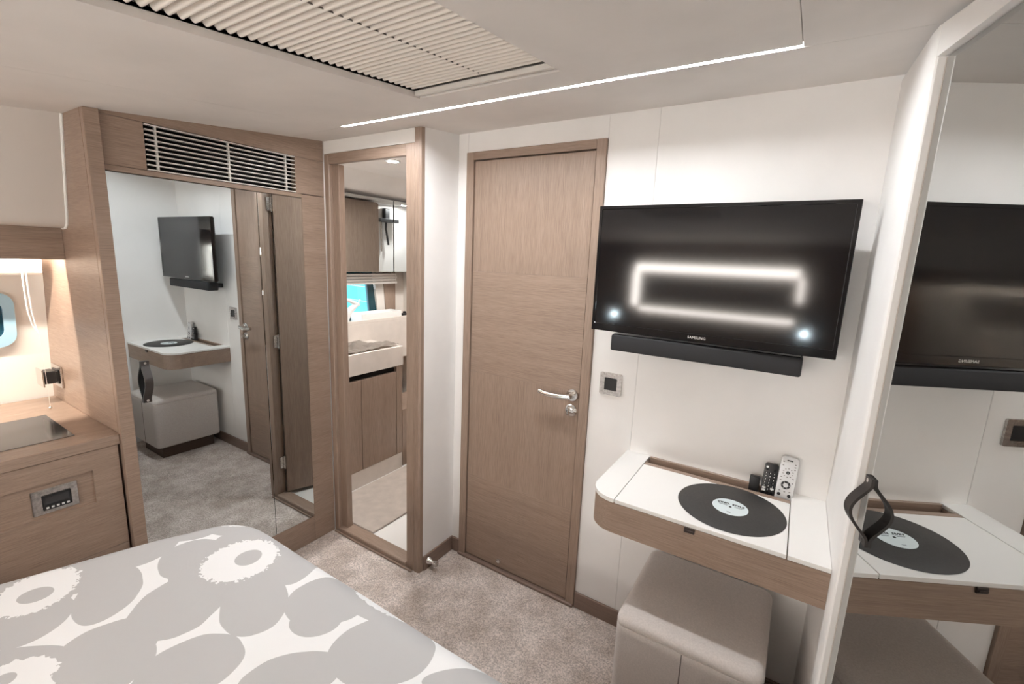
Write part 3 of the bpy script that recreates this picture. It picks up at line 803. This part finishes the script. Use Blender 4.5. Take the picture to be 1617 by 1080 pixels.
# ================================================================== bedside on the left
ns = thing('bedside_cabinet', (-2.28, 0.0, 0.0), 'brown wood bedside cabinet with dark glass inset top, beside the wardrobe', 'cabinet')
make('top', MB().box(-2.645, XM, -0.9, 0.5535, 0.7735, 0.8095, 0.0015, 1), WY, ns)
make('glass_inset', MB().box(-2.365, -2.040, -0.5, 0.462, 0.8097, 0.8110, 0.0004, 1), GLASSDK, ns)
make('carcass', MB().box(-2.645, -1.985, -0.9, 0.545, 0.0, 0.773), DARK, ns)
df = make('drawer_front', MB().ring([(-0.3, 0.40), (0.5465, 0.40), (0.5465, 0.771), (-0.3, 0.771)], [(-0.05, 0.587), (0.474, 0.587), (0.474, 0.7025), (-0.05, 0.7025)], -1.984, XM-0.006, 'x'), WY, ns)
make('recess_panel', MB().box(-1.984, XM-0.016, -0.0499, 0.4739, 0.5871, 0.7024), WY, df)
make('lower_front', MB().box(-1.984, XM-0.006, -0.3, 0.5465, 0.0, 0.398, 0.0008, 1), WY, ns)
cp = thing('control_panel', (XM-0.016, 0.377, 0.595), 'dark control panel with small screen set in the bedside cabinet front', 'control panel')
XP = XM-0.016
make('plate', MB().box(XP, XP+0.005, 0.321, 0.433, 0.598, 0.683, 0.002, 1), STEEL, cp, label='dark bronzed metal plate')
cpf = make('bezel', MB().box(XP+0.005, XP+0.009, 0.345, 0.414, 0.612, 0.662, 0.001, 1), BLACK, cp)
make('screen', MB().box(XP+0.009, XP+0.0095, 0.350, 0.409, 0.630, 0.656), GLASSDK, cpf)
for k in range(5):
    y = 0.355 + 0.0122*k
    make('button', MB().box(XP+0.009, XP+0.0105, y-0.0032, y+0.0032, 0.617, 0.6225), BUTTON, cpf)
# valance, padded overhead lining and the hidden strip behind
struct('trim_2', MB().box(-2.282, -2.265, -1.40, 0.5535, 1.397, 1.535, 0.001, 1).box(-2.56, -2.282, -1.40, 0.5535, 1.515, 1.535), WY)
pad = MB().prism([(-2.10, 1.885), (-2.17, 1.585), (-2.177, 1.545), (-2.187, 1.522), (-2.205, 1.510), (-2.24, 1.508), (-2.30, 1.508+0.028), (-2.35, 1.60), (-2.35, 1.885)], -1.40, 0.5500, 'y')
ped = struct('trim_3', pad, PADM, True)
make('piping', MB().tube([(-2.104, 0.5505, 1.870), (-2.1715, 0.5505, 1.583), (-2.179, 0.5505, 1.545), (-2.189, 0.5505, 1.522), (-2.207, 0.5505, 1.510), (-2.24, 0.5505, 1.508)], 0.005, 8), WHITE, ped, True)
cl = thing('bedside_light', (-2.30, -0.3, 1.48), 'warm light strip hidden behind the brown valance above the bedside cabinet', 'light strip')
make('strip', MB().box(-2.294, -2.2835, -1.30, 0.545, 1.500, 1.506), COVEM, cl)
make('profile', MB().box(-2.296, -2.2825, -1.30, 0.5535, 1.506, 1.514), ALU, cl)
# window by the berth
w1 = make('window_1', MB().ring(rrect(-0.22, 0.462, 1.045, 1.262, 0.05, 6), rrect(-0.20, 0.430, 1.075, 1.235, 0.04, 6), 0.0, 0.02, 'x').xf(Matrix.Translation((-2.629, 0, 0)) @ Matrix(((1, 0, 0.1875, -0.1875*1.0), (0, 1, 0, 0), (0, 0, 1, 0), (0, 0, 0, 1)))), mat('window rim with painted daylight glow', (0.36, 0.56, 0.70), 0.3), None, True, 'structure')  # pale blue rim colour imitates daylight glow; the hull has no opening here
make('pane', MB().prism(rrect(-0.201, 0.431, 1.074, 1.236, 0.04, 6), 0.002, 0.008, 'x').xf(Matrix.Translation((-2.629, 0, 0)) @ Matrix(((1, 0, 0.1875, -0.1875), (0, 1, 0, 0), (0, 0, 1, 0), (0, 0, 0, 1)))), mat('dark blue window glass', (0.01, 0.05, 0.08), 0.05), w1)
rbld = thing('roller_blind', (-2.45, 0.15, 1.335), 'rolled up white blind above the berth window', 'blind')
make('roll', MB().prism([(-2.425, 1.395), (-2.420, 1.345), (-2.428, 1.333), (-2.50, 1.330), (-2.54, 1.34), (-2.54, 1.395)], -0.9, 0.522, 'y', 0.002), BLINDW, rbld, True)
for dx, x0, y0 in ((0, -2.408, 0.462), (0.006, -2.406, 0.472)):
    make('cord', MB().tube([(x0, y0, 1.40), (x0, y0+0.003, 1.34), (x0, y0+0.002, 1.27), (x0+0.001, y0+0.003, 1.20), (x0, y0+0.010 - dx*0.3, 1.15), (x0, 0.486, 1.118)], 0.0022, 7), BLINDW, rbld, True)
make('pull_thread', MB().tube([(x0, 0.486, 1.118), (-2.42, 0.490, 0.95), (-2.432, 0.492, 0.818)], 0.0006, 6), BLINDW, rbld)
make('bead', MB().lathe([(0.001, 0.8105), (0.005, 0.8125), (0.006, 0.816), (0.004, 0.820), (0.001, 0.8215)], (-2.434, 0.4925, 0), 'z', 14), CHROME, rbld, True)
# socket and plugged-in adapter on the wardrobe end panel
so = thing('wall_socket', (-2.55, 0.554, 0.87), 'square metal-framed socket on the wardrobe side above the bedside cabinet', 'socket')
make('frame', MB().box(-2.600, -2.487, 0.546, 0.5538, 0.871, 0.961, 0.002, 1), STEEL, so)
make('insert', MB().box(-2.580, -2.507, 0.542, 0.546, 0.888, 0.945, 0.001, 1), BLACK, so)
ch = thing('charger_plug', (-2.54, 0.53, 0.89), 'black charger with pale front plate plugged into the socket', 'charger')
make('body', MB().box(-2.565, -2.500, 0.499, 0.536, 0.895, 0.945, 0.003, 2).box(-2.560, -2.505, 0.536, 0.542, 0.900, 0.940), BLACK, ch)
make('front_plate', MB().box(-2.574, -2.492, 0.494, 0.499, 0.885, 0.955, 0.001, 1), CHROME, ch)

# ================================================================== hatch blind in the ceiling
hbnd = thing('hatch_blind', ((HX0+HX1)/2, 0.4, zc(0.4)), 'pleated off-white skylight blind recessed in the ceiling', 'blind')
pb = bmesh.new()
per = 0.0212; n_ = int((1.062+0.30)/per)
prev = None
SEG = 8
for i in range(SEG*n_+1):
    y = 1.062 - i*per/SEG
    ph = (i % SEG)/SEG
    dz = 0.0330 - 0.0160*math.sin(math.pi*ph)**0.6
    row = [pb.verts.new((x, y, zc(y)+dz)) for x in (HX0+0.007, HX1-0.005)]
    if prev: pb.faces.new((prev[0], prev[1], row[1], row[0]))
    prev = row
make('pleated_cloth', pb, BLIND, hbnd, True, None, 70)
make('track', MB().prism([(HX0+0.004, 1.0655), (HX1-0.004, 1.0655), (HX1-0.004, 1.0775), (HX0+0.004, 1.0775)], 0, 0, 'z', top=lambda x, y: zc(y)+0.016, bot=lambda x, y: zc(y)+0.003), ALU, hbnd)
make('string', MB().tube([(-0.79, 1.058, zc(1.058)+0.0205), (-0.79, -0.29, zc(-0.29)+0.0205)], 0.0016, 6), STOOLD, hbnd, label='dark string threaded through the pleats')

# ================================================================== bathroom
struct('floor_bathroom', MB().box(-2.75, -1.33, YD+0.06, 4.1, -0.03, 0.012), WHITE)
hw = MB()
for (y0, y1, z0, z1) in ((YD+0.03, 1.72, 0, 1.95), (2.31, 4.1, 0, 1.95), (1.72, 2.31, 0, 1.0), (1.72, 2.31, 1.30, 1.95)):
    hw.box(-2.70, -2.655, y0, y1, z0, z1)
struct('wall_bathroom_left', hw, CREAM)
struct('wall_bathroom_front', MB().box(-2.66, -1.95, YD+0.0, YD+0.03, 0, 1.97), WALL)
struct('wall_bathroom_right', MB().box(RX-0.02, RX+0.02, D+0.051, 4.1, 0, 1.95), WALL)
struct('wall_bathroom_back', MB().box(-2.70, -1.33, 4.05, 4.1, 0, 1.95), WALL)
bc = MB().prism([(-2.70, 1.80), (-2.25, 1.935), (-1.37, 1.945), (-1.37, 1.97), (-2.70, 1.97)], YD+0.031, 1.4315, 'y').prism([(-2.70, 1.80), (-2.25, 1.935), (RX-0.023, 1.945), (RX-0.023, 1.99), (-2.70, 1.99)], 1.432, 4.05, 'y')
struct('ceiling_bathroom', bc, CEIL)
struct('wall_bathroom_partition', MB().box(-2.654, -2.45, 2.60, 2.63, 0.012, 1.83), CREAM)
# tall locker and shower on the far side, seen in the cabinet mirror
tl = thing('tall_locker', (-1.52, 2.6, 0.012), 'tall brown bathroom locker mirrored beside the shower', 'locker')
make('carcass', MB().box(RX-0.16, RX-0.0225, 2.1, 3.10, 0.012, 1.93), WZ, tl)
make('door', MB().box(RX-0.178, RX-0.161, 2.103, 2.60, 0.08, 1.92, 0.001, 1), WZ, tl)
make('door', MB().box(RX-0.178, RX-0.161, 2.603, 3.097, 0.08, 1.92, 0.001, 1), WZ, tl)
shw = thing('shower_set', (RX-0.04, 3.31, 1.5), 'black shower holder with hanging hose, mirrored in the bathroom cabinet', 'shower')
xs_ = RX-0.0215
make('wall_block', MB().box(xs_-0.05, xs_, 3.28, 3.34, 1.77, 1.90, 0.004, 1), BLACK, shw)
make('shelf_bar', MB().box(xs_-0.09, xs_-0.02, 3.185, 3.425, 1.765, 1.80, 0.004, 1), BLACK, shw)
make('hose', MB().tube([(xs_-0.03, 3.305, 1.77), (xs_-0.032, 3.30, 1.70), (xs_-0.035, 3.315, 1.62), (xs_-0.035, 3.33, 1.545)], 0.010, 10), BLACK, shw, True)
make('rail', MB().tube([(xs_-0.012, 3.26, 1.80), (xs_-0.012, 3.26, 1.48)], 0.007, 10), STEEL, shw, True)
# vanity
XV = -2.170
va = thing('vanity_unit', (-2.40, 1.80, 0.0), 'brown bathroom vanity with pale counter, seen through the doorway', 'vanity')
make('counter', MB().box(XV-0.022, XV, 1.44, 2.125, 0.742, 0.870, 0.002, 1)
     .box(-2.485, XV-0.0225, 1.44, 1.50, 0.742, 0.8695).box(-2.485, XV-0.0225, 1.95, 2.1245, 0.742, 0.8695)
     .box(-2.485, -2.46, 1.5005, 1.9495, 0.742, 0.8695).box(-2.4595, XV-0.0225, 1.5005, 1.9495, 0.742, 0.760), COUNTER, va)
make('ledge', MB().box(-2.654, -2.487, 1.44, 2.598, 0.70, 0.985, 0.002, 1).box(-2.505, -2.487, 1.44, 2.598, 0.985, 1.010, 0.002, 1), COUNTER, va)
make('carcass', MB().box(-2.48, XV-0.03, 1.45, 2.10, 0.10, 0.741), DARK, va)
make('door', MB().box(XV-0.029, XV-0.006, 1.452, 1.7825, 0.126, 0.704, 0.001, 1), WZ, va)
make('door', MB().box(XV-0.029, XV-0.006, 1.7855, 2.068, 0.126, 0.704, 0.001, 1), WZ, va)
make('side_panel', MB().box(-2.48, XV-0.006, 2.071, 2.120, 0.126, 0.741, 0.001, 1), WZ, va)
make('plinth', MB().box(-2.48, XV-0.008, 1.44, 2.120, 0.012, 0.124, 0.001, 1), COUNTER, va)
# white tap with curved body
tp = thing('basin_tap', (-2.545, 1.975, 0.985), 'white curved tap behind the bathroom counter ledge', 'tap')
make('body', MB().tube([(-2.550, 1.960, 0.998), (-2.545, 1.970, 1.035), (-2.535, 1.993, 1.075), (-2.525, 2.022, 1.103), (-2.520, 2.046, 1.118)], [0.030, 0.028, 0.024, 0.019, 0.015], 16), PORC, tp, True)
make('spout', MB().tube([(-2.520, 2.062, 1.115), (-2.519, 2.030, 1.127), (-2.518, 1.995, 1.139), (-2.517, 1.958, 1.154)], [0.010, 0.013, 0.012, 0.009], 14), PORC, tp, True)
make('lever', MB().tube([(-2.520, 2.050, 1.122), (-2.520, 2.070, 1.150)], [0.006, 0.004], 10), GREYPL, tp, True)
# tray
ty = thing('open_tray', (-2.57, 2.25, 0.985), 'shallow white open tray on the ledge under the bathroom window', 'tray')
make('tray', MB().box(-2.625, -2.515, 2.08, 2.44, 0.9855, 0.992).ring(rrect(-2.63, -2.51, 2.075, 2.445, 0.008, 3), rrect(-2.622, -2.518, 2.083, 2.437, 0.006, 3), 0.9855, 1.048, 'z'), WHITE, ty)
tag(make('soap_dispenser', MB().box(-2.56, -2.52, 2.47, 2.56, 0.9855, 1.022, 0.006, 2).lathe([(0.012, 1.022), (0.012, 1.034), (0.006, 1.036)], (-2.54, 2.50, 0), 'z', 12), BLACK, None, True), 'small black item on the ledge right of the white tray', 'soap holder')
# towel rumpled over the basin
tw = bmesh.new()
nx, ny = 44, 60
gridv = []
for j in range(ny+1):
    row = []
    v = j/ny
    for i in range(nx+1):
        s = i/nx
        wdt = 0.27*(1-0.75*max(0, v-0.62)/0.38)
        y = 1.56 + 0.55*v
        x = XV - 0.004 - wdt*(1-s) - 0.02*math.sin(v*9)*(1-s) - 0.02
        z = 0.878 + 0.045*abs(math.sin(v*11+s*3))*(1-abs(2*s-1))*(1-0.7*v) + 0.050*(1-0.6*v)*max(0, noise.noise(Vector((x*16, y*10, 1)))) + 0.012*noise.noise(Vector((x*40, y*30, 2)))
        z = max(z, 0.8735)
        row.append(tw.verts.new((x, y, z)))
    gridv.append(row)
for j in range(ny):
    for i in range(nx):
        tw.faces.new((gridv[j][i], gridv[j][i+1], gridv[j+1][i+1], gridv[j+1][i]))
ext = bmesh.ops.solidify(tw, geom=tw.faces[:], thickness=0.004)
tag(make('towel', tw, TOWEL, None, True, None, 70), 'taupe towel lying rumpled across the bathroom counter', 'towel')
tag(make('bath_mat', MB().box(-2.160, -1.733, 1.476, 2.60, 0.0125, 0.024, 0.003, 1), MATC), 'beige mat on the white bathroom floor inside the doorway', 'mat')
tag(make('floor_tray', soft(-2.168, -1.90, 2.135, 2.50, 0.0265, 0.125, 0.06, 0.02, 0.03), PORC, None, True, None, 50), 'low white rounded tray on the bathroom floor past the vanity', 'tray')
tag(make('side_cupboard', MB().box(-2.48, -2.19, 2.135, 2.59, 0.012, 0.42, 0.002, 1), WZ), 'low brown cupboard just past the vanity end', 'cupboard')
# mirror cabinet
mc = thing('mirror_cabinet', (-2.58, 2.1, 1.335), 'mirror-fronted cabinet above the bathroom counter', 'mirror cabinet')
make('carcass', MB().box(-2.654, -2.518, 1.50, 2.598, 1.338, 1.805), DARK, mc)
for (y0, y1) in ((1.50, 1.911), (1.917, 2.355), (2.363, 2.598)):
    make('mirror_door', MB().box(-2.516, -2.50, y0, y1, 1.335, 1.83, 0.0006, 1), MIRROR, mc)
# slatted blind
vb = thing('slatted_blind', (-2.60, 2.15, 1.25), 'raised white slatted blind over the bathroom window', 'blind')
for k in range(4):
    z = 1.252 + 0.0195*k
    make('slat', MB().box(-2.622, -2.588, 1.70, 2.475 - 0.008*(k % 2), z-0.0078, z+0.0078, 0.0015, 1), BLINDW, vb)
make('ladder_cord', MB().tube([(-2.586, 2.42, 1.245), (-2.586, 2.42, 1.333)], 0.0018, 6), BLINDW, vb)
# window 2 with its rim and lining
o_ = [(1.70, 0.99), (2.33, 0.99), (2.285, 1.333), (1.70, 1.333)]
i_ = [(1.72, 1.015), (2.262, 1.015), (2.238, 1.248), (1.72, 1.248)]
w2 = make('window_2', MB().ring(o_, i_, -2.668, -2.6505, 'x'), TEALD, None, False, 'structure')
GL = bpy.data.materials.new('clear window glass'); GL.use_nodes = True
nt = GL.node_tree; nt.nodes.remove(nt.nodes['Principled BSDF'])
gm = nt.nodes.new('ShaderNodeMixShader'); gm.inputs[0].default_value = 0.07
tr = nt.nodes.new('ShaderNodeBsdfTransparent'); tr.inputs[0].default_value = (0.92, 0.97, 0.98, 1)
gs = nt.nodes.new('ShaderNodeBsdfGlossy'); gs.inputs['Roughness'].default_value = 0.02
nt.links.new(tr.outputs[0], gm.inputs[1]); nt.links.new(gs.outputs[0], gm.inputs[2]); nt.links.new(gm.outputs[0], nt.nodes['Material Output'].inputs[0])
make('pane', MB().prism([(1.715, 1.01), (2.266, 1.01), (2.240, 1.250), (1.715, 1.250)], -2.664, -2.661, 'x'), GL, w2)
make('lining', MB().prism([(2.332, 0.99), (2.405, 0.99), (2.375, 1.33), (2.298, 1.33)], -2.6545, -2.640, 'x'), CREAM, w2)
make('side_lining', MB().prism([(2.407, 0.99), (2.50, 0.99), (2.50, 1.33), (2.377, 1.33)], -2.6545, -2.636, 'x'), WZ, w2)
# turquoise boat moored outside
nb = thing('moored_boat', (-3.6, 3.0, 0.4), 'turquoise planked boat moored outside the bathroom window', 'boat')
dirv = Vector((-0.988, 0.156, 0))
for k in range(12):
    z0 = 0.30 + 0.125*k
    s0 = Vector((-2.95, 2.62, 0)); s1 = s0 + dirv*2.6
    off = Vector((0.156, 0.988, 0))*0.008
    make('plank', MB().prism([(s0.x, s0.y), (s1.x, s1.y), (s1.x+off.x, s1.y+off.y), (s0.x+off.x, s0.y+off.y)], z0, z0+0.117, 'z'), TEAL, nb)
s0 = Vector((-2.949, 2.6285, 0)); s1 = s0 + dirv*2.6
make('hull_backing', MB().prism([(s0.x, s0.y), (s1.x, s1.y), (s1.x, s1.y+0.1), (s0.x, s0.y+0.1)], 0.3, 1.8), WHITE, nb)
# downlights
DLX, DLY = -1.872, 1.762
for k, (x, y, lab) in enumerate(((DLX, DLY, 'bright round downlight in the bathroom ceiling near the doorway'), (-1.52, 3.42, 'round downlight over the shower, mirrored in the bathroom cabinet'), (-2.0, 2.5, 'round downlight in the bathroom ceiling above the mat'))):
    zz = 1.935 + (x+2.25)*0.010/0.89
    dlg = thing('downlight', (x, y, zz-0.004), lab, 'downlight')
    make('trim_ring', MB().ring([(x+0.040*math.cos(R(a*15)), y+0.040*math.sin(R(a*15))) for a in range(24)], [(x+0.027*math.cos(R(a*15)), y+0.027*math.sin(R(a*15))) for a in range(24)], zz-0.007, zz-0.0005, 'z'), CHROME, dlg)
    make('lens', MB().lathe([(0.0265, zz-0.005), (0.0265, zz-0.002)], (x, y, 0), 'z', 24), DOWNM, dlg)
